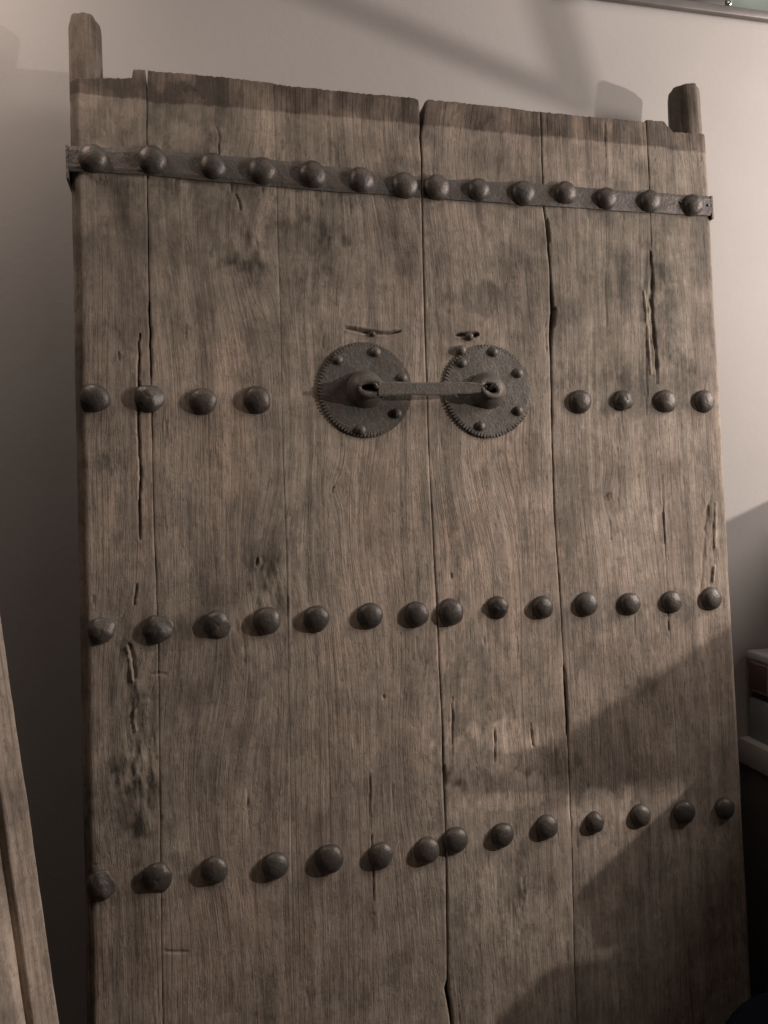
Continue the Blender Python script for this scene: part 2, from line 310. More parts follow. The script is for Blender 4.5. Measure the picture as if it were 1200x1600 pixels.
    M.setp(Base_Color=c, Roughness=M.ramp(blot, (0.3, 0.62), (0.7, 0.82)), Normal=n2)
    M.p.inputs['Specular IOR Level'].default_value = 0.28
    return M.m

def iron_material(name, base, rough, metal, rust=(0.12, 0.075, 0.05), bump=0.5):
    M = NT(name)
    obj = M.n('ShaderNodeTexCoord').outputs['Object']
    rnd = M.n('ShaderNodeObjectInfo').outputs['Random']
    va = M.n('ShaderNodeVectorMath', operation='ADD'); M.l(obj, va.inputs[0])
    cx = M.n('ShaderNodeCombineXYZ'); M.l(M.math('MULTIPLY', rnd, 9.0), cx.inputs[0]); M.l(cx.outputs[0], va.inputs[1])
    v = va.outputs[0]
    a = M.noise(v, 55, 6, 0.6, 0.3); b = M.noise(v, 260, 5, 0.6)
    c = M.mix(M.ramp(a, (0.40, 0.0), (0.66, 0.8)), base, rust)
    c = M.mix(M.ramp(b, (0.52, 0.0), (0.72, 0.6)), c, tuple(min(1, x * 1.8) for x in base))
    s = M.math('ADD', 0.82, M.math('MULTIPLY', rnd, 0.36))
    kk = M.n('ShaderNodeCombineXYZ')
    for i in range(3): M.l(s, kk.inputs[i])
    c = M.mix(1.0, c, kk.outputs[0], 'MULTIPLY')
    r = M.math('ADD', rough - 0.12, M.math('MULTIPLY', b, 0.26))
    n = M.bump(M.math('ADD', M.math('MULTIPLY', a, 0.8), M.math('MULTIPLY', b, 0.35)), bump, 0.003)
    M.setp(Base_Color=c, Roughness=r, Metallic=metal, Normal=n)
    return M.m

def paint_material(name, base, rough=0.6, var=0.12, scale=8, bump=0.1, bscale=120, spec=0.4, metal=0.0):
    M = NT(name)
    obj = M.n('ShaderNodeTexCoord').outputs['Object']
    a = M.noise(obj, scale, 6, 0.6); b = M.noise(obj, bscale, 5, 0.6)
    lo = tuple(x * (1 - var) for x in base); hi = tuple(min(1, x * (1 + var)) for x in base)
    c = M.ramp(a, (0.3, lo), (0.7, hi))
    c = M.mix(M.ramp(b, (0.62, 0.0), (0.8, 0.35 * min(1, var * 5))), c, tuple(x * 0.55 for x in base))
    M.setp(Base_Color=c, Roughness=rough, Metallic=metal, Normal=M.bump(M.math('ADD', b, M.math('MULTIPLY', a, 2.0)), bump, 0.002))
    M.p.inputs['Specular IOR Level'].default_value = spec
    return M.m

def plaster_material():
    M = NT('wall_plaster')
    obj = M.n('ShaderNodeTexCoord').outputs['Object']
    a = M.noise(obj, 1.7, 6, 0.6); b = M.noise(obj, 70, 6, 0.62); d = M.noise(obj, 9, 5, 0.6, 0.5); e = M.noise(obj, 420, 3, 0.6)
    c = M.ramp(a, (0.3, (0.452, 0.433, 0.416)), (0.7, (0.515, 0.495, 0.478)))
    c = M.mix(M.ramp(d, (0.62, 0.0), (0.78, 0.30)), c, (0.42, 0.385, 0.36))
    c = M.mix(M.ramp(b, (0.72, 0.0), (0.80, 0.30)), c, (0.45, 0.41, 0.38))
    h = M.math('ADD', M.math('MULTIPLY', b, 0.6), M.math('ADD', M.math('MULTIPLY', d, 1.2), M.math('MULTIPLY', e, 0.25)))
    M.setp(Base_Color=c, Roughness=0.9, Normal=M.bump(h, 0.16, 0.004))
    M.p.inputs['Specular IOR Level'].default_value = 0.2
    return M.m

WOOD = wood_material()
IRON = iron_material('stud_iron', (0.096, 0.090, 0.083), 0.42, 0.3, (0.105, 0.082, 0.064), 0.6)
PLATE = iron_material('plate_iron', (0.132, 0.125, 0.112), 0.48, 0.25, (0.145, 0.120, 0.096), 0.6)
STRAPM = iron_material('strap_iron', (0.108, 0.102, 0.096), 0.50, 0.25, (0.140, 0.110, 0.088), 0.8)
PLASTER = plaster_material()

# ------------------------------------------------------------------ setting
def plane_me(name, o, u, v, n=1):
    return mesh_from(name, [o, [o[i] + u[i] for i in range(3)], [o[i] + u[i] + v[i] for i in range(3)], [o[i] + v[i] for i in range(3)]], [(0, 1, 2, 3)])
wall = struct(link('wall', box_me('wall', (-2.2, WALL_Y, FLOOR_Z - 0.02), (3.4, WALL_Y + 0.12, 2.7), 0), PLASTER, smooth=False))
floor = struct(link('floor', box_me('floor', (-2.2, -3.0, FLOOR_Z - 0.1), (3.4, WALL_Y - 0.002, FLOOR_Z), 0),
                    paint_material('floor_concrete', (0.12, 0.105, 0.095), 0.8, 0.25, 4, 0.3), smooth=False))

# ------------------------------------------------------------------ door planks
def curve(pts, z):
    p = sorted((q[1], q[0]) for q in pts)
    zz = np.array([q[0] for q in p]); xx = np.array([q[1] for q in p])
    return np.interp(z, zz, xx)
def seg_dist(x, z, pts, zs):
    """distance to a polyline (z squeezed by zs) and position along it"""
    best = np.full(x.shape, 9.0); n = len(pts) - 1
    par = np.zeros(x.shape)
    for k in range(n):
        ax, az = pts[k]; bx, bz = pts[k + 1]
        dx, dz = bx - ax, bz - az; L2 = dx * dx + dz * dz + 1e-12
        t = np.clip(((x - ax) * dx + (z - az) * dz) / L2, 0, 1)
        d = np.hypot(x - ax - t * dx, z - az - t * dz)
        m = d < best
        best = np.where(m, d, best); par = np.where(m, (k + t) / n, par)
    return best, par

RND = random.Random(11)
RCR = []
for _ in range(170):                                    # small drying checks along the grain
    x = RND.uniform(0.01, 1.09); z = RND.uniform(0.2, 1.69); L = RND.uniform(0.008, 0.055)
    RCR.append(([(x, z), (x + RND.uniform(-.0015, .0015), z - L)], RND.uniform(0.0008, 0.0018), RND.uniform(0.001, 0.003)))
for _ in range(110):                                    # dents and chips
    x = RND.uniform(0.01, 1.09); z = RND.uniform(0.2, 1.69); L = RND.uniform(0.002, 0.007); a = RND.uniform(-1.2, 1.2)
    RCR.append(([(x, z), (x + L * math.sin(a), z - L * math.cos(a))], RND.uniform(0.0012, 0.003), RND.uniform(0.0008, 0.0022)))
ROUGH = [(0.2800, 0.905, 0.030, 0.050, 0.0060), (0.2700, 1.440, 0.026, 0.050, 0.0040), (0.0760, 0.725, 0.022, 0.075, 0.0045), (0.0650, 0.640, 0.030, 0.030, 0.0045), (0.967, 1.36, 0.012, 0.080, 0.0050),
         (1.0690, 0.95, 0.014, 0.070, 0.0050), (0.2420, 0.843, 0.016, 0.020, 0.0050), (0.700, 0.64, 0.060, 0.020, 0.0020), (0.680, 0.37, 0.030, 0.080, 0.0030), (0.09, 0.60, 0.02, 0.06, 0.003)]

def surface(x, z, pid):
    """front relief (metres, outwards), grain coordinate, tone, hue, carve for plank pid"""
    wx = fbm(x * 3.0, z * 0.9, 3 + pid, 3); wx2 = fbm(x * 11, z * 2.6, 9 + pid, 3)
    g = x + (0.026 if pid in (1, 3) else 0.017) * wx + 0.006 * wx2 + 0.0006 * vn(x * 60, z * 14, pid)
    for kx, kz, rx, rz, s in DOOR['KNOT']:
        e = np.exp(-(((x - kx) / (rx * 1.2)) ** 2 + ((z - kz) / (rz * 1.2)) ** 2))
        g = g + s * 0.75 * e
    tone = np.zeros_like(x); hue = np.zeros_like(x)
    nx = fbm(x * 55, z * 30, 21, 6); nx2 = fbm(x * 120, z * 75, 31, 4)
    for bx, bz, rx, rz, t, hu in DOOR['BLOT']:
        d = ((x - bx) / rx) ** 2 + ((z - bz) / rz) ** 2
        m = np.clip(1.15 - d + 1.8 * nx + 0.8 * nx2, 0, 1) * (d < 3.2)
        m = m * m * (3 - 2 * m)
        tone += t * m * (0.62 + 0.5 * nx2 if t < 0 else 1.0); hue += hu * m * 0.8
    # the strip the door frame once covered: browner, unweathered, with a straight lower edge
    zb = curve([(a, b) for b, a in DOOR['BAND']], x) if False else np.interp(x, [q[0] for q in DOOR['BAND']], [q[1] for q in DOOR['BAND']])
    bnd = np.clip((z - zb + 0.0025 * nx2 + 0.002) / 0.004, 0, 1)
    tone += -0.58 * bnd * (1 + 0.25 * nx); hue += 0.75 * bnd
    tone += 0.20 * fbm(x * 7, z * 2.2, 41 + pid, 4) + 0.26 * fbm(x * 40, z * 4.0, 51 + pid, 4) + 0.34 * fbm(x * 26, z * 22, 55, 5) - 0.16 * np.exp(-((z - 1.43) / 0.12) ** 2 - ((x - 0.47) / 0.22) ** 2)
    hue += 0.55 * fbm(x * 6, z * 2.4, 61, 4) + 0.35 * fbm(x * 45, z * 2.0, 71, 2)
    # outer edge of the left stile, darker and redder
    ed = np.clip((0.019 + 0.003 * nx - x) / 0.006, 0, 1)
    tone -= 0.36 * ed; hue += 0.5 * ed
    # the upper part kept its coat of old grime
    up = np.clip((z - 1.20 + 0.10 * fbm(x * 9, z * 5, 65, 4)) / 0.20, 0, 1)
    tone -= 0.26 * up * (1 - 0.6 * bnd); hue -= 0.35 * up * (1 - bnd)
    y = 0.0011 * fbm(x * 8, z * 1.6, 81 + pid, 3) + 0.00045 * fbm(x * 70, z * 9, 91 + pid, 3)
    gr = vn(g * 95, z * 1.3, 5)
    y += 0.00035 * gr
    carve = np.zeros_like(x)
    lo_x, hi_x = x.min(), x.max()
    for kx, kz, rx, rz, am in ROUGH:
        e = np.exp(-(((x - kx) / rx) ** 2 + ((z - kz) / rz) ** 2))
        nn = fbm(x * 130, z * 38, 15, 5); y += e * 0.45 * am * (nn - 0.2); tone += e * 0.55 * np.clip(nn, -0.6, 0.6)
    for pts, wd, dp in DOOR['CRACK'] + RCR:
        xs = [p[0] for p in pts]; zs = [p[1] for p in pts]
        if max(xs) < lo_x - 0.03 or min(xs) > hi_x + 0.03: continue
        r = wd * 1.5 + 0.003
        zr = z[0]; 
        j0 = np.searchsorted(zr, min(zs) - r); j1 = np.searchsorted(zr, max(zs) + r)
        i0 = np.searchsorted(x[:, 0], min(xs) - r - 0.004); i1 = np.searchsorted(x[:, 0], max(xs) + r + 0.004)
        if j1 <= j0 or i1 <= i0: continue
        X = x[i0:i1, j0:j1]; Z = z[i0:i1, j0:j1]
        wob = 0.0012 * vn(X * 40, Z * 60, 13)
        d, t = seg_dist(X + wob, Z, pts, 1)
        half = wd * 0.60 * np.clip(0.25 + 1.5 * np.sqrt(np.clip(t * (1 - t), 0, 1)) * 1.1, 0.2, 1.0) * (1 + 0.25 * vn(Z * 90, X * 40, 17))
        m = np.clip(1.0 - d / np.maximum(half, 0.0006), 0, 1) ** 0.6
        dp = min(dp, 0.012) * (0.22 if 0.0055 < wd < 0.0078 else 0.65)
        y[i0:i1, j0:j1] -= dp * m * (0.85 + 0.3 * vn(X * 90, Z * 90, 19))
        carve[i0:i1, j0:j1] = np.maximum(carve[i0:i1, j0:j1], m * min(1.0, dp / 0.006))
        rim = np.exp(-((d - half * 1.5) / (half * 0.7 + 0.0006)) ** 2)
        y[i0:i1, j0:j1] += 0.0004 * rim * (dp > 0.003)
    # raised slivers left standing beside the gouges
    for pts, wd, hgt in SLIVERS:
        d, t = seg_dist(x, z, pts, 1)
        m = np.clip(1 - d / wd, 0, 1); y += hgt * m; tone += 0.5 * m
    return y, g + 2.7 * pid, tone, hue, carve
SLIVERS = [([(0.0700, 0.826), (0.0735, 0.805), (0.0765, 0.775)], 0.0026, 0.0045),
           ([(0.0790, 0.73), (0.0765, 0.715), (0.0800, 0.70)], 0.0020, 0.0025),
           ([(1.0700, 0.905), (1.0655, 0.880)], 0.0035, 0.004), ([(1.0800, 1.02), (1.0735, 0.94)], 0.0022, 0.003),
           ([(0.958, 1.40), (0.961, 1.34), (0.964, 1.25)], 0.0028, 0.003), ([(0.975, 1.02), (0.976, 0.95)], 0.0015, 0.002),
           ([(0.3130, 1.03), (0.3135, 0.90), (0.3140, 0.80)], 0.0013, 0.0018), ([(0.3120, 1.15), (0.3130, 1.03)], 0.0013, 0.0015)]


def put_attr(me, name, arr):
    a = me.attributes.new(name, 'FLOAT', 'POINT'); a.data.foreach_set('value', np.ascontiguousarray(arr, np.float32))

def plank(leaf, pid, xl, xr, top, zb=-0.20, round_l=0.003, round_r=0.003, dx=0.002, dz=0.0021, lift=0.0, label=None):
    z1 = max(q[1] for q in top)
    zr = np.arange(zb, z1 + dz, dz)
    nv = len(zr)
    L = xl(zr); Rr = xr(zr)
    nu = max(8, int((Rr - L).max() / dx))
    u = np.linspace(0, 1, nu)
    e = 0.0025
    # finer columns next to both edges
    u = u + 0.0; u[1] = 0.5 * e / (Rr - L).mean(); u[-2] = 1 - u[1]
    X = L[None, :] * (1 - u[:, None]) + Rr[None, :] * u[:, None]
    tops = np.interp(X[:, -1], [q[0] for q in top], [q[1] for q in top]) + 0.0012 * vn(X[:, -1] * 260, X[:, -1] * 0 + pid, 3)
    s = (zr - zb) / (z1 - zb)
    Z = zb + s[None, :] * (z1 - zb)
    # squeeze only the last 6 cm so that the end follows the sawn top
    k = np.clip((Z - (z1 - 0.06)) / 0.06, 0, 1)
    Z = np.where(k > 0, (z1 - 0.06) + k * (tops[:, None] - (z1 - 0.06)), Z)
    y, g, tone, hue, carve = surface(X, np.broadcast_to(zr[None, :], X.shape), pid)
    y = y + lift
    dl = X - L[None, :]; dr = Rr[None, :] - X; dt = tops[:, None] - Z
    for d, r in ((dl, round_l), (dr, round_r), (dt, 0.004)):
        rr = r * (1 + (0.5 * vn(Z * 40, Z * 0 + pid, 5) if r < 0.01 else 0.12 * vn(Z * 9, Z * 0, 5)))
        q = np.clip(1 - d / rr, 0, 1)
        y = y - rr * (1 - np.sqrt(np.clip(1 - q * q, 0, 1)))
    front = np.stack([X, -y, Z], -1).reshape(-1, 3)
    idx = np.arange(nu * nv).reshape(nu, nv)
    q = np.stack([idx[:-1, :-1], idx[1:, :-1], idx[1:, 1:], idx[:-1, 1:]], -1).reshape(-1, 4)
    loop = np.concatenate([idx[:, 0], idx[-1, 1:], idx[::-1, -1][1:], idx[0, ::-1][1:-1]])
    back = front[loop].copy(); back[:, 1] = DEPTH
    n0 = len(front); ri = n0 + np.arange(len(loop)); bi = ri + len(loop)
    side = np.stack([ri, bi, np.roll(bi, -1), np.roll(ri, -1)], -1)
    verts = np.concatenate([front, front[loop], back])
    faces = np.concatenate([q, side])
    me = bpy.data.meshes.new('plank')
    nf = len(faces)
    me.vertices.add(len(verts)); me.vertices.foreach_set('co', verts.astype(np.float32).ravel())
    tot = nf * 4 + len(loop)
    me.loops.add(tot); me.polygons.add(nf + 1)
    me.loops.foreach_set('vertex_index', np.concatenate([faces.ravel(), bi[::-1]]).astype(np.int32))
    me.polygons.foreach_set('loop_start', np.concatenate([np.arange(nf) * 4, [nf * 4]]).astype(np.int32))
    me.update(calc_edges=True); me.validate()
    for nm, a in (('grain', g), ('tone', tone), ('hue', hue), ('carve', carve)):
        a = a.ravel(); put_attr(me, nm, np.concatenate([a, a[loop], a[loop]]))
    o = link('plank', me, WOOD, leaf)
    o.modifiers.clear()
    sm = np.ones(nf + 1, bool); sm[len(q):] = False
    me.polygons.foreach_set('use_smooth', sm)
    if label: o['label'] = label
    return o

def jag(pts, off, seed, amp=0.0007):
    """edge line along a seam: offset, with small ragged wander"""
    def f(z):
        o = off(z) if callable(off) else off
        return curve(pts, z) + o + amp * fbm(z * 45, z * 0 + seed, seed, 3)
    return f
const = lambda v, seed, amp=0.0006: (lambda z: v + amp * fbm(z * 20, z * 0, seed, 3))
def gap(table):
    t = sorted(table)
    return lambda z: np.interp(z, [a for a, b in t], [b for a, b in t])

def make_leaf(name, label):
    o = empty(name, (0, 0, 0), (-LEAN, 0, 0)); tag(o, label, 'door', 'leaves of the old double door'); return o
leafL = make_leaf('door_leaf', 'left leaf of the studded plank door, with the taller pivot post at its top corner')
leafR = make_leaf('door_leaf', 'right leaf of the studded plank door, with the shorter pivot post and a notch')

T = DOOR['TOP']
gS1 = gap([(0.2, .0001), (0.95, .0001), (1.15, .0005), (1.42, .0008), (1.65, .0006), (1.70, .0008), (1.72, .0020)])
gS2 = -0.00005
gS4 = gap([(0.2, -.0001), (0.56, -.0001), (0.61, .0006), (0.66, .0018), (0.72, .0022), (0.76, .0003), (1.15, .0009), (1.28, .0010), (1.33, .0038), (1.38, .0030), (1.42, .0008), (1.45, .0014), (1.50, .0018), (1.55, .0007), (1.72, .0008)])
gS5 = gap([(0.2, -.0001), (1.2, -.0001), (1.45, .0002), (1.6, .0008), (1.72, .0010)])
ng = lambda g: (lambda z: -g(z)) if callable(g) else -g
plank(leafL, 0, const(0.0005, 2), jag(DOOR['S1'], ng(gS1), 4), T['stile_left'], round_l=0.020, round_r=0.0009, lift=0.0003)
plank(leafL, 1, jag(DOOR['S1'], gS1, 5), jag(DOOR['S2'], -gS2, 6, 0.0003), T['A'], round_l=0.0009, round_r=0.0004, lift=-0.0001)
plank(leafL, 2, jag(DOOR['S2'], gS2, 6, 0.0003), jag(DOOR['S3L'], 0.0, 8, 0.0004), T['A'], lift=0.0001, round_l=0.0004, round_r=0.0013)
plank(leafR, 3, jag(DOOR['S3R'], gap([(0.2, 0.0), (0.27, -.0008), (0.6, -.0012), (1.0, -.0014), (1.5, -.0012), (1.62, 0.0), (1.72, 0.0)]), 9, 0.0004), jag(DOOR['S4'], ng(gS4), 10, 0.0012), T['C'], round_l=0.0013, round_r=0.0010, lift=-0.0003)
plank(leafR, 4, jag(DOOR['S4'], gS4, 11, 0.0012), jag(DOOR['S5'], ng(gS5), 12), T['E'], round_l=0.0010, round_r=0.0005, lift=0.0003)
plank(leafR, 5, jag(DOOR['S5'], gS5, 13), const(1.1030, 14), T['stile_right'], round_l=0.0005, round_r=0.010, lift=0.0002)

# pivot posts (round wooden pins at the outer top corners)
def post(leaf, x0, x1, z0, z1, yc, slope, pid, dome, taper=0.0):
    n, m = 40, 30
    V = []; F = []
    r = (x1 - x0) / 2; xc = (x0 + x1) / 2
    xs = []; zs = []
    for j in range(m + 1):
        t = j / m
        for i in range(n):
            a = 2 * math.pi * i / n
            rr = r * (1 - taper * t)
            k = 1.0
            if t > 0.86: k = 1 - dome * (1 - math.sqrt(max(0, 1 - ((t - 0.86) / 0.14) ** 2)))
            px = xc + rr * k * math.cos(a); py = yc + rr * 1.0 * k * math.sin(a)
            wob = 0.0011 * math.sin(a * 5 + pid) + 0.0009 * math.sin(a * 9 + 2 * pid + t * 2)
            px += wob * math.cos(a); py += wob * math.sin(a)
            top = z1 - slope * (py - (yc - r)) / (2 * r)
            V.append((px, py, z0 + (top - z0) * t)); xs.append(px + 0.02 * math.sin(a)); zs.append(z0 + (top - z0) * t)
    for j in range(m):
        for i in range(n):
            i2 = (i + 1) % n
            F.append((j * n + i, j * n + i2, (j + 1) * n + i2, (j + 1) * n + i))
    F.append(tuple(range(n))[::-1]); F.append(tuple(m * n + i for i in range(n)))
    me = mesh_from('pivot_post', V, F)
    X = np.array(xs); Z = np.array(zs)
    put_attr(me, 'grain', X * 1.1 + 0.004 * fbm(X * 20, Z * 6, 3) + pid)
    put_attr(me, 'tone', -0.55 + 0.25 * fbm(X * 40, Z * 10, 5 + int(pid)) ); put_attr(me, 'hue', 0.5 + 0.3 * fbm(X * 30, Z * 12, 7)); put_attr(me, 'carve', np.zeros(len(X)))
    return link('pivot_post', me, WOOD, leaf)
post(leafL, -0.0010, 0.0475, 1.665, 1.801, 0.0245, 0.014, 7.0, 0.17)
post(leafR, 1.0500, 1.1060, 1.665, 1.790, 0.0280, 0.005, 9.0, 0.04, 0.0)

# ------------------------------------------------------------------ studs
def stud_mesh(seed, r=0.0212, h=0.0122, rough=0.0005, squash=None):
    rs = random.Random(seed); n, m = 30, 9
    ph = [rs.uniform(0, 6.28) for _ in range(6)]
    V = []; F = []
    def off(a, t):
        return rough * (math.sin(2 * a + ph[0]) * 1.2 + math.sin(3 * a + ph[1]) + 0.7 * math.sin(5 * a + ph[2] + 3 * t) + 0.5 * math.sin(8 * a + ph[3]) * t) * t
    prof = [(1.0, 0.30), (1.0, -0.02)] ;
    ring = []
    for j in range(m):
        t = j / (m - 1)                       # 0 rim .. 1 almost top
        ang = t * 1.48
        ring.append((math.cos(ang) ** 0.92, math.sin(ang) ** 0.95))
    V2 = []
    for (pr, ph_) in [(1.0, -0.35)] + ring:
        for i in range(n):
            a = 2 * math.pi * i / n
            rr = r * pr + off(a, pr) * 1.4 * pr; hh = h * ph_ + 0.55 * off(a + 1.0, pr)
            x, z = rr * math.cos(a), rr * math.sin(a)
            if squash:
                d = math.cos(a - squash[0]) * pr
                if d > 0.1 and ph_ > 0: hh *= 1 - squash[1] * min(1, (d - 0.1) * 1.6)
            V2.append((x, -hh, z))
    k = len(V2) // n
    for j in range(k - 1):
        for i in range(n):
            i2 = (i + 1) % n
            F.append((j * n + i, j * n + i2, (j + 1) * n + i2, (j + 1) * n + i))
    V2.append((0, -h * 1.01 * (0.9 if squash else 1), 0)); c = len(V2) - 1
    for i in range(n): F.append(((k - 1) * n + i, (k - 1) * n + (i + 1) % n, c))
    me = mesh_from('stud', V2, F); me.materials.append(IRON); me.shade_smooth(); return me
VAR = [stud_mesh(s, rough=0.00016 + 0.00003 * s) for s in range(8)]
BAD = {(2, 0): stud_mesh(31, 0.0210, 0.012, 0.0006, (1.2, 0.35)), (2, 1): stud_mesh(32, 0.0220, 0.011, 0.0007, (0.6, 0.5)), (2, 2): stud_mesh(33, 0.0200, 0.011, 0.0006, (5.6, 0.6)),
       (3, 0): stud_mesh(34, 0.0200, 0.010, 0.0008, (0.3, 0.75)), (3, 1): stud_mesh(35, 0.0220, 0.011, 0.0006, (5.5, 0.5)), (1, 1): stud_mesh(36, 0.0220, 0.012, 0.0005, (0.4, 0.4)),
       (2, 8): stud_mesh(37, 0.0195, 0.012, 0.0005, (4.4, 0.35)), (3, 10): stud_mesh(38, 0.0190, 0.012, 0.0005), (1, 5): stud_mesh(39, 0.0190, 0.012, 0.0005, (5.8, .3))}
for ri, row in enumerate(DOOR['STUDS']):
    for ci, (x, z) in enumerate(row):
        me = BAD.get((ri, ci)) or VAR[(ri * 5 + ci * 3) % 8]
        leaf = leafL if x < 0.556 else leafR
        o = link('stud', me, None, leaf)
        o.location = (x, -0.0052 if ri == 0 else -0.0012, z)
        o.rotation_euler = (RND.uniform(-.07, .07), RND.uniform(0, 6.28) if (ri, ci) not in BAD else 0, RND.uniform(-.07, .07))
        sx = RND.uniform(0.95, 1.05) * (0.94 if x > 0.6 else 1.0); o.scale = (sx, RND.uniform(0.92, 1.1), sx)

# ------------------------------------------------------------------ iron straps over the top row
def strap(leaf, x0, x1, wrap):
    n = 70; V = []; F = []
    xs = np.linspace(x0, x1, n)
    zt = np.interp(xs, [q[0] for q in DOOR['STRAP_TOP']], [q[1] for q in DOOR['STRAP_TOP']]) + 0.0007 * vn(xs * 30, xs * 0, 3)
    zb = np.interp(xs, [q[0] for q in DOOR['STRAP_BOT']], [q[1] for q in DOOR['STRAP_BOT']]) + 0.0007 * vn(xs * 30, xs * 0, 8)
    m = 7
    for i in range(n):
        for j in range(m):
            t = j / (m - 1); z = zb[i] + (zt[i] - zb[i]) * t
            ed = 0.0014 if j in (0, m - 1) else 0.0
            y = -0.0042 + ed - 0.0006 * float(vn(xs[i] * 22, t * 2 + 4, 2)) 
            V.append((xs[i], y, z))
    for i in range(n - 1):
        for j in range(m - 1):
            a = i * m + j; F.append((a, a + m, a + m + 1, a + 1))
    loop = [i * m for i in range(n)] + [(n - 1) * m + j for j in range(1, m)] + [i * m + m - 1 for i in range(n - 2, -1, -1)] + [j for j in range(m - 2, 0, -1)]
    b0 = len(V)
    for k in loop: V.append((V[k][0], 0.0015, V[k][2]))
    L = len(loop)
    for k in range(L): F.append((loop[k], loop[(k + 1) % L], b0 + (k + 1) % L, b0 + k)[::-1])
    if wrap:                                     # the end folded round the door edge
        s, xe = wrap; i = 0 if s < 0 else n - 1
        b = len(V)
        x_in, x_out = (xe, xe - 0.0035) if s < 0 else (xe, xe + 0.0035)
        z0, z1 = float(zb[i]) - (0.006 if s > 0 else 0.012), float(zt[i])
        for x in (x_in, x_out):
            for y, z in ((-0.0045, z0), (0.050, z0), (0.050, z1), (-0.0045, z1)): V.append((x, y, z))
        for q in ((0, 1, 2, 3), (7, 6, 5, 4), (0, 4, 5, 1), (1, 5, 6, 2), (2, 6, 7, 3), (3, 7, 4, 0)): F.append(tuple(b + e for e in q))
    bm = bmesh.new(); me0 = mesh_from('iron_strap', V, F); bm.from_mesh(me0)
    me = bm_mesh('iron_strap', bm); bpy.data.meshes.remove(me0)
    return link('iron_strap', me, STRAPM, leaf, smooth=False)
strap(leafL, -0.0015, 0.5515, (-1, -0.0005)); strap(leafR, 0.5605, 1.1025, (1, 1.1010))
def small_dome(name, r, h, mat, n=14, m=5):
    V = []; F = []
    for j in range(m):
        a = j / m * math.pi / 2
        for i in range(n):
            b = 2 * math.pi * i / n; V.append((r * math.cos(a) * math.cos(b), -h * math.sin(a) + (0.002 if j == 0 else 0), r * math.cos(a) * math.sin(b)))
    V.append((0, -h, 0))
    for j in range(m - 1):
        for i in range(n): F.append((j * n + i, j * n + (i + 1) % n, (j + 1) * n + (i + 1) % n, (j + 1) * n + i))
    for i in range(n): F.append(((m - 1) * n + i, (m - 1) * n + (i + 1) % n, len(V) - 1))
    me = mesh_from(name, V, F); me.materials.append(mat); me.shade_smooth(); return me
NAIL = small_dome('nail', 0.0032, 0.0016, IRON, 10, 3)
for lf, x, z in ((leafR, 1.038, 1.5635), (leafR, 1.0945, 1.561), (leafL, 0.045, 1.572)):
    o = link('nail', NAIL, None, lf); o.location = (x, -0.0048, z)

# ------------------------------------------------------------------ ring plates, bosses, rivets
def plate_mesh(r, teeth, seed, missing):
    rs = random.Random(seed)
    V = [(0, -0.0030, 0)]; F = []
    sub = 4; n = teeth * sub
    rings = [(0.30, -0.0030), (0.62, -0.0028), (0.90, -0.0026)]
    for q, y in rings:
        for i in range(n):
            a = 2 * math.pi * i / n
            V.append((r * q * math.cos(a), y - 0.0005 * math.sin(3 * a + seed), r * q * math.sin(a)))
    dep = [rs.uniform(0.045, 0.085) for _ in range(teeth)]
    for tno in range(teeth):
        ang = 360 * tno / teeth
        if any(a0 <= ang <= a1 for a0, a1 in missing): dep[tno] = rs.uniform(0.0, 0.018)
    for y, tr in ((-0.0024, 0), (0.0012, 0)):
        for i in range(n):
            a = 2 * math.pi * (i + (0.8 if i % sub == 3 else 0)) / n
            d = dep[i // sub]; k = 1.0 if i % sub in (0, 1, 2) else 1.0 - d * 1.35
            if i % sub == 0: k = 1.0 - 0.010
            k *= 1 + 0.008 * math.sin(4 * a + seed) 
            V.append((r * k * math.cos(a), y, r * k * math.sin(a)))
    for i in range(n): F.append((0, 1 + i, 1 + (i + 1) % n))
    for j in range(len(rings) + 1):
        b = 1 + j * n
        for i in range(n): F.append((b + i, b + (i + 1) % n, b + n + (i + 1) % n, b + n + i))
    bm = bmesh.new(); m0 = mesh_from('ring_plate', V, F); bm.from_mesh(m0); bpy.data.meshes.remove(m0)
    me = bm_mesh('ring_plate', bm); return me
def boss_mesh(r, h, slot):
    n = 40; V = []; F = []
    prof = [(1.08, 0.0), (1.02, 0.08), (0.98, 0.24), (0.91, 0.44), (0.80, 0.64), (0.66, 0.81), (0.52, 0.93), (0.40, 0.97), (0.31, 0.92), (0.26, 0.70), (0.25, 0.2)]
    for k, (q, hh) in enumerate(prof):
        for i in range(n):
            a = 2 * math.pi * i / n
            x = r * q * math.cos(a); z = r * q * math.sin(a)
            if k >= 7: x *= slot[0]; z *= slot[1]
            elif k == 6: x *= (1 + slot[0]) / 2; z *= (1 + slot[1]) / 2
            w_ = 1 + 0.02 * math.sin(3 * a + r * 900)
            V.append((x * w_, -h * hh, z * w_))
    for j in range(len(prof) - 1):
        for i in range(n): F.append((j * n + i, j * n + (i + 1) % n, (j + 1) * n + (i + 1) % n, (j + 1) * n + i))
    b = (len(prof) - 1) * n; F.append(tuple(b + i for i in range(n)))
    bm = bmesh.new(); m0 = mesh_from('boss', V, F); bm.from_mesh(m0); bpy.data.meshes.remove(m0)
    return bm_mesh('boss', bm)
RIV = small_dome('rivet', 0.0085, 0.0062, PLATE, 16, 5)
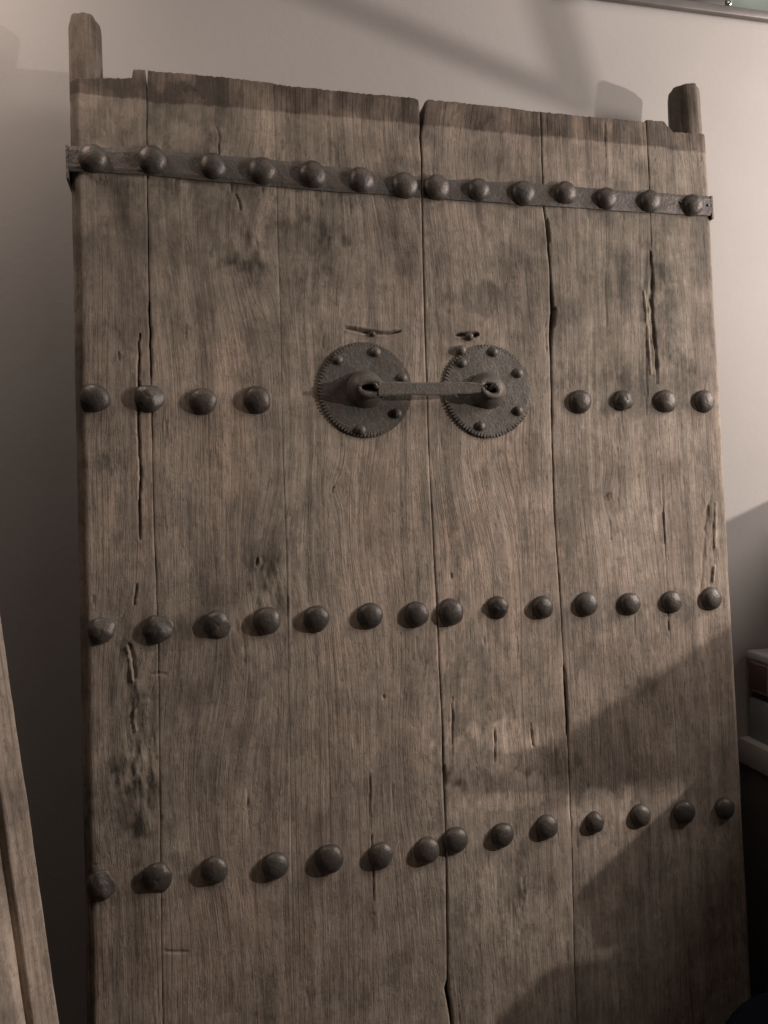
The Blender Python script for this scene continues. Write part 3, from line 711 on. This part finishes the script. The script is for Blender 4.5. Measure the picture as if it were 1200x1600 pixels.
for lf, (px, pz), rad, riv, seed, miss, slot in (
        (leafL, (0.4465, 1.2165), 0.0775, DOOR['RIV_L'], 1, [(-1, 62), (345, 360), (285, 340)], (1.25, 0.45)),
        (leafR, (0.6570, 1.2165), 0.0785, DOOR['RIV_R'], 2, [(-1, 28), (330, 360), (100, 118), (166, 190)], (1.0, 0.7))):
    p = link('ring_plate', plate_mesh(rad, 84, seed, miss), PLATE, lf, smooth=False); p.location = (px, -0.0010, pz)
    b = link('boss', boss_mesh(0.0300, 0.024, slot), PLATE, p); b.location = (0.000 if seed == 1 else -0.001, -0.002, 0.0)
    for x, z in riv:
        o = link('rivet', RIV, None, p); o.location = (x - px, -0.0028, z - pz); o.rotation_euler = (0, RND.uniform(0, 6), 0)

# nails above the plates
o = link('nail', small_dome('nail_head', 0.0052, 0.0045, IRON, 12, 4), None, leafL); o.location = (0.4615, -0.001, 1.3085)
o = link('nail', small_dome('nail_stub', 0.0075, 0.0070, IRON, 12, 4), None, leafR); o.location = (0.6275, -0.001, 1.3085)

# ------------------------------------------------------------------ the flat latch bar hooked over both bosses
def latch():
    root = empty('latch_bar', (0, 0, 0), (-LEAN, 0, 0))
    tag(root, 'flat iron latch bar spanning the gap between the two round toothed plates', 'latch')
    # bar body, slightly twisted
    n = 36; V = []; F = []
    xa, xb = 0.4610, 0.6390
    for i in range(n):
        t = i / (n - 1); x = xa + (xb - xa) * t
        zc = 1.2120 + 0.0036 * t + 0.0006 * math.sin(t * 9)
        hw = 0.0109 - 0.0010 * t + 0.0004 * math.sin(t * 14)
        if t > 0.86: hw *= 1 - 0.35 * (t - 0.86) / 0.14
        tw = 0.12 + (0.0 if t < 0.8 else (t - 0.8) * 1.6)
        yc = -0.0310 + 0.0015 * math.sin(t * 3)
        for dy, dz in ((-0.0022, -hw), (-0.0028, -hw * 0.8), (-0.0028, hw * 0.8), (-0.0022, hw), (0.0022, hw), (0.0022, -hw)):
            V.append((x, yc + dy * math.cos(tw) - dz * math.sin(tw) * 0.25, zc + dz * math.cos(tw) + dy * math.sin(tw)))
    for i in range(n - 1):
        for k in range(6): F.append((i * 6 + k, i * 6 + (k + 1) % 6, (i + 1) * 6 + (k + 1) % 6, (i + 1) * 6 + k))
    F.append(tuple(range(6))); F.append(tuple((n - 1) * 6 + k for k in range(6))[::-1])
    bm = bmesh.new(); m0 = mesh_from('bar', V, F); bm.from_mesh(m0); bpy.data.meshes.remove(m0)
    link('bar', bm_mesh('bar', bm), PLATE, root, smooth=False)
    # eye loops at both ends
    def eye(cx, cz, a, b, r, tilt, roll):
        V = []; F = []; n, m = 40, 10
        for i in range(n):
            t = 2 * math.pi * i / n
            c = Vector((a * math.cos(t), 0, b * math.sin(t)))
            d = Vector((math.cos(t), 0, math.sin(t)))
            for k in range(m):
                u = 2 * math.pi * k / m
                V.append(c + d * (r * 1.15 * math.cos(u)) + Vector((0, r * 0.75 * math.sin(u), 0)))
        for i in range(n):
            for k in range(m): F.append((i * m + k, i * m + (k + 1) % m, ((i + 1) % n) * m + (k + 1) % m, ((i + 1) % n) * m + k))
        me = mesh_from('eye', V, F)
        o = link('eye', me, PLATE, root); o.location = (cx, -0.0295, cz); o.rotation_euler = (tilt, roll, 0)
        return o
    eye(0.4490, 1.2140, 0.0205, 0.0112, 0.0050, 0.10, 0.05)
    eye(0.6500, 1.2150, 0.0165, 0.0115, 0.0048, -0.1, 0.55)
    bm = bmesh.new(); bmesh.ops.create_cone(bm, cap_ends=True, segments=10, radius1=0.0048, radius2=0.0030, depth=0.034)
    o = link('pin', bm_mesh('pin', bm), IRON, root); o.location = (0.4570, -0.0340, 1.2150); o.rotation_euler = (1.50, 0.0, -0.35)
    # pin through the right-hand eye
    bm = bmesh.new(); bmesh.ops.create_cone(bm, cap_ends=True, segments=10, radius1=0.0036, radius2=0.0026, depth=0.030)
    o = link('pin', bm_mesh('pin', bm), IRON, root); o.location = (0.6505, -0.0290, 1.2160); o.rotation_euler = (1.25, 0.5, 0.2)
latch()

# ------------------------------------------------------------------ old panel leaning at the far left
lp = empty('wooden_panel'); tag(lp, 'pale worn wooden panel with a grooved edge strip standing tilted at the lower left edge', 'panel')
A = Vector((-0.0663, -0.1, 0.8664)); Bp = Vector((-0.0179, -0.1, 0.375))
dirv = (A - Bp).normalized()
side = Vector((-0.62, -0.62, -0.06)); side = (side - dirv * side.dot(dirv)).normalized()
nrm = dirv.cross(side).normalized()
if nrm.y > 0: nrm = -nrm
lp.matrix_world = Matrix(((side.x, -nrm.x, dirv.x, Bp.x), (side.y, -nrm.y, dirv.y, Bp.y), (side.z, -nrm.z, dirv.z, Bp.z), (0, 0, 0, 1)))
def wood_box(name, parent, lo, hi, pid, tone, hue):
    nx, nz = 18, 220; V = []; F = []
    x = np.linspace(lo[0], hi[0], nx); z = np.linspace(lo[2], hi[2], nz)
    X, Z = np.meshgrid(x, z, indexing='ij')
    Y = lo[1] + 0.0 * X + 0.0012 * fbm(X * 30, Z * 5, pid, 3)
    for ed, r in ((X - lo[0], 0.004), (hi[0] - X, 0.004)):
        q = np.clip(1 - ed / r, 0, 1); Y = Y + r * (1 - np.sqrt(1 - q * q))
    X = X + 0.0012 * fbm(Z * 14, Z * 0, pid + 3, 3)
    fr = np.stack([X, Y, Z], -1).reshape(-1, 3); idx = np.arange(nx * nz).reshape(nx, nz)
    q = np.stack([idx[:-1, :-1], idx[1:, :-1], idx[1:, 1:], idx[:-1, 1:]], -1).reshape(-1, 4).tolist()
    loop = idx[:, 0].tolist() + idx[-1, 1:].tolist() + idx[::-1, -1][1:].tolist() + idx[0, ::-1][1:-1].tolist()
    bk = fr[loop].copy(); bk[:, 1] = hi[1]; n0 = len(fr); L = len(loop)
    q += [(loop[k], n0 + k, n0 + (k + 1) % L, loop[(k + 1) % L]) for k in range(L)]; q.append(tuple(n0 + k for k in range(L))[::-1])
    me = mesh_from(name, np.concatenate([fr, bk]).tolist(), q)
    def full(a): a = a.ravel(); return np.concatenate([a, a[loop]])
    put_attr(me, 'grain', full(X + 0.01 * fbm(X * 8, Z * 2, pid) + pid * 2.1)); put_attr(me, 'tone', full(tone + 0.75 * fbm(X * 26, Z * 9, pid + 9, 5)))
    put_attr(me, 'hue', full(hue + 0.3 * fbm(X * 9, Z * 5, pid + 5))); put_attr(me, 'carve', full(np.zeros_like(X)))
    bm = bmesh.new(); bm.from_mesh(me); bmesh.ops.recalc_face_normals(bm, faces=bm.faces); bm.to_mesh(me); bm.free()
    return link(name, me, WOOD, parent, smooth=True)
wood_box('edge_strip', lp, (0.0, -0.014, -0.62), (0.036, 0.020, 0.62), 12, 0.05, 0.25)
wood_box('board', lp, (0.046, -0.020, -0.62), (0.34, 0.014, 0.58), 13, 0.05, 0.1)
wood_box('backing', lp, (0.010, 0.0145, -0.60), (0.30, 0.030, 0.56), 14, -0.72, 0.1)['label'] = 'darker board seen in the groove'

# ------------------------------------------------------------------ picture frame at the top right
pf = empty('picture_frame', (1.0, WALL_Y, 1.966)); tag(pf, 'grey metal framed green panel hanging at the top right corner of the wall', 'picture frame')
ALU = paint_material('frame_metal', (0.19, 0.18, 0.17), 0.45, 0.12, 12, 0.1, 200, 0.4, 0.3)
GREEN = paint_material('frame_green', (0.175, 0.215, 0.190), 0.30, 0.2, 6, 0.05, 90, 0.5)
DARK = paint_material('frame_dark', (0.035, 0.032, 0.028), 0.5, 0.2, 9)
def pfbox(name, lo, hi, mat, bev=0.0015):
    o = link(name, box_me(name, lo, hi, bev), mat, pf); return o
link('rail', box_me('rail', (-0.16, -0.014, 0.004), (0.62, -0.001, 0.020), 0.002), ALU, pf)
link('rail', box_me('rail', (-0.16, -0.014, 0.44), (0.62, -0.001, 0.458), 0.003), ALU, pf)
link('rail', box_me('rail', (-0.16, -0.014, 0.0205), (-0.143, -0.001, 0.4395), 0.003), ALU, pf)
link('rail', box_me('rail', (0.603, -0.014, 0.0205), (0.62, -0.001, 0.4395), 0.003), ALU, pf)
pfbox('panel', (-0.1425, -0.006, 0.0205), (0.6025, -0.002, 0.4395), GREEN, 0)
pfbox('dark_strip', (0.07, -0.010, 0.0215), (0.212, -0.0062, 0.06), DARK)
o = link('clip', small_dome('clip', 0.007, 0.006, paint_material('clip_metal', (0.75, 0.74, 0.70), 0.18, 0.05, 9, 0, 90, 0.5, 0.9)), None, pf); o.location = (0.222, -0.0065, 0.0275)

# ------------------------------------------------------------------ low cabinet with boxes at the right
WHITE = paint_material('cabinet_white', (0.62, 0.59, 0.57), 0.5, 0.06, 5)
CABD = paint_material('cabinet_side', (0.12, 0.115, 0.112), 0.6, 0.2, 5)
cb = empty('cabinet', (1.255, 0, FLOOR_Z)); tag(cb, 'dark low cabinet with a pale top slab against the wall at the right edge', 'cabinet')
link('top', box_me('top', (-0.004, -0.52, 0.722), (0.60, WALL_Y - 0.002, 0.7745), 0.003), WHITE, cb)
link('body', box_me('body', (0.002, -0.50, 0.03), (0.58, WALL_Y - 0.003, 0.7218), 0.002), CABD, cb)
link('plinth', box_me('plinth', (0.03, -0.46, 0.0), (0.56, WALL_Y - 0.03, 0.0298), 0.002), CABD, cb)
zt = FLOOR_Z + 0.7745
def thing_box(name, lo, hi, mat, label, cat, lid=None, band=None):
    r = empty(name, (lo[0], lo[1], lo[2])); tag(r, label, cat, 'boxes on the cabinet')
    sz = [hi[i] - lo[i] for i in range(3)]
    h = sz[2] * (0.78 if lid else 1.0)
    link('body', box_me('body', (0.003, 0.003, 0), (sz[0] - 0.003, sz[1] - 0.003, h), 0.004), mat, r)
    if lid: link('lid', box_me('lid', (0, 0, h + 0.0005), (sz[0], sz[1], sz[2]), 0.004), lid, r)
    if band: link('side_panel', box_me('side_panel', (0.0005, sz[1] * 0.88, 0.006), (0.004, sz[1] - 0.008, h - 0.006), 0.0008), band, r)
    return r
TEAL = paint_material('box_teal', (0.33, 0.365, 0.36), 0.45, 0.08, 6)
TAN = paint_material('box_tan', (0.42, 0.34, 0.27), 0.55, 0.35, 28, 0.1, 60)
RED = paint_material('box_red', (0.13, 0.080, 0.074), 0.55, 0.15, 20)
LID = paint_material('box_lid', (0.60, 0.60, 0.60), 0.4, 0.06, 9)
BLK = paint_material('gap_shade', (0.04, 0.035, 0.033), 0.6, 0.2, 9)
thing_box('storage_box', (1.268, -0.225, zt + 0.0005), (1.60, WALL_Y - 0.006, zt + 0.084), TEAL, 'grey green storage box standing directly on the pale cabinet top', 'box')
thing_box('shadow_gap', (1.2720, -0.22, zt + 0.085), (1.58, WALL_Y - 0.010, zt + 0.097), BLK, 'added thin shade-coloured tray between the two boxes at the right edge', 'shadow_gap')  # dark slab that paints the shaded gap between the two boxes
thing_box('patterned_box', (1.266, -0.237, zt + 0.0975), (1.60, WALL_Y - 0.006, zt + 0.181), TAN, 'tan box with a red brown end and pale lid, uppermost on the cabinet', 'box', LID, RED)
thing_box('carton', (1.262, -0.50, zt + 0.0005), (1.58, -0.255, zt + 0.128), TAN, 'plain carton at the front of the cabinet top', 'box')
# wall shelf further right, above the cabinet
sh = empty('wall_shelf', (1.5, 0, 0.957)); tag(sh, 'pale shelf board on brackets above the cabinet, right of the door', 'shelf')
link('board', box_me('board', (0, -0.372, 0), (0.72, WALL_Y - 0.002, 0.043), 0.002), WHITE, sh)
for x in (0.14, 0.56): link('bracket', box_me('bracket', (x, -0.05, -0.14), (x + 0.025, WALL_Y - 0.003, -0.0005), 0.002), CABD, sh)
thing_box('file_box', (1.503, -0.20, 1.0005), (1.72, WALL_Y - 0.006, 1.085), TAN, 'flat tan file box lying on the wall shelf', 'box')

# dark bag on the floor at the lower right
def bag():
    bm = bmesh.new(); bmesh.ops.create_icosphere(bm, subdivisions=5, radius=1.0)
    for v in bm.verts:
        c = v.co
        n = float(fbm(c.x * 2.1 + 5, c.z * 2.3 + c.y * 1.7, 3, 4)); n2 = float(vn(c.x * 7 + c.y * 3, c.z * 4, 6))
        k = 1 + 0.12 * n + 0.03 * n2
        v.co = Vector((c.x * 0.25 * k, c.y * 0.13 * k, max(c.z * 0.285 * k, -0.239)))
    me = bm_mesh('bag', bm)
    o = link('bag', me, paint_material('navy_cloth', (0.008, 0.010, 0.020), 0.95, 0.3, 10, 0.3, 200, 0.15))
    o.location = (1.130, -0.16, FLOOR_Z + 0.240); o.rotation_euler = (0, 0, -0.2)
    return tag(o, 'dark navy cloth bag slumped on the floor in the bottom right corner', 'bag')
bag()

# unseen rods added near the lamp, above and to the right of the view: they shade the upper wall
def rod(name, pw, qw, r, parent):
    p = Vector(pw) + 0.55 * (LAMP - Vector(pw)); q = Vector(qw) + 0.55 * (LAMP - Vector(qw))
    d = q - p
    bm = bmesh.new(); bmesh.ops.create_cone(bm, cap_ends=True, segments=16, radius1=r, radius2=r, depth=d.length)
    o = link(name, bm_mesh(name, bm), CABD, parent)
    o.matrix_world = Matrix.Translation((p + q) / 2) @ d.to_track_quat('Z', 'Y').to_matrix().to_4x4()
    return o
rk = empty('shadow_rods', (0, 0, 0)); tag(rk, 'added dark V shaped rack hanging beside the lamp', 'blocker')
ja = Vector((0.905, WALL_Y, 1.775))
rod('rod', (0.905 - 0.528 * 1.9, WALL_Y, 1.775 + 0.152 * 1.9 + 0.0), ja, 0.0110, rk)
rod('rod', (0.905 - 0.0705 * 3.4, WALL_Y, 1.775 + 0.2112 * 3.4), ja, 0.0138, rk)
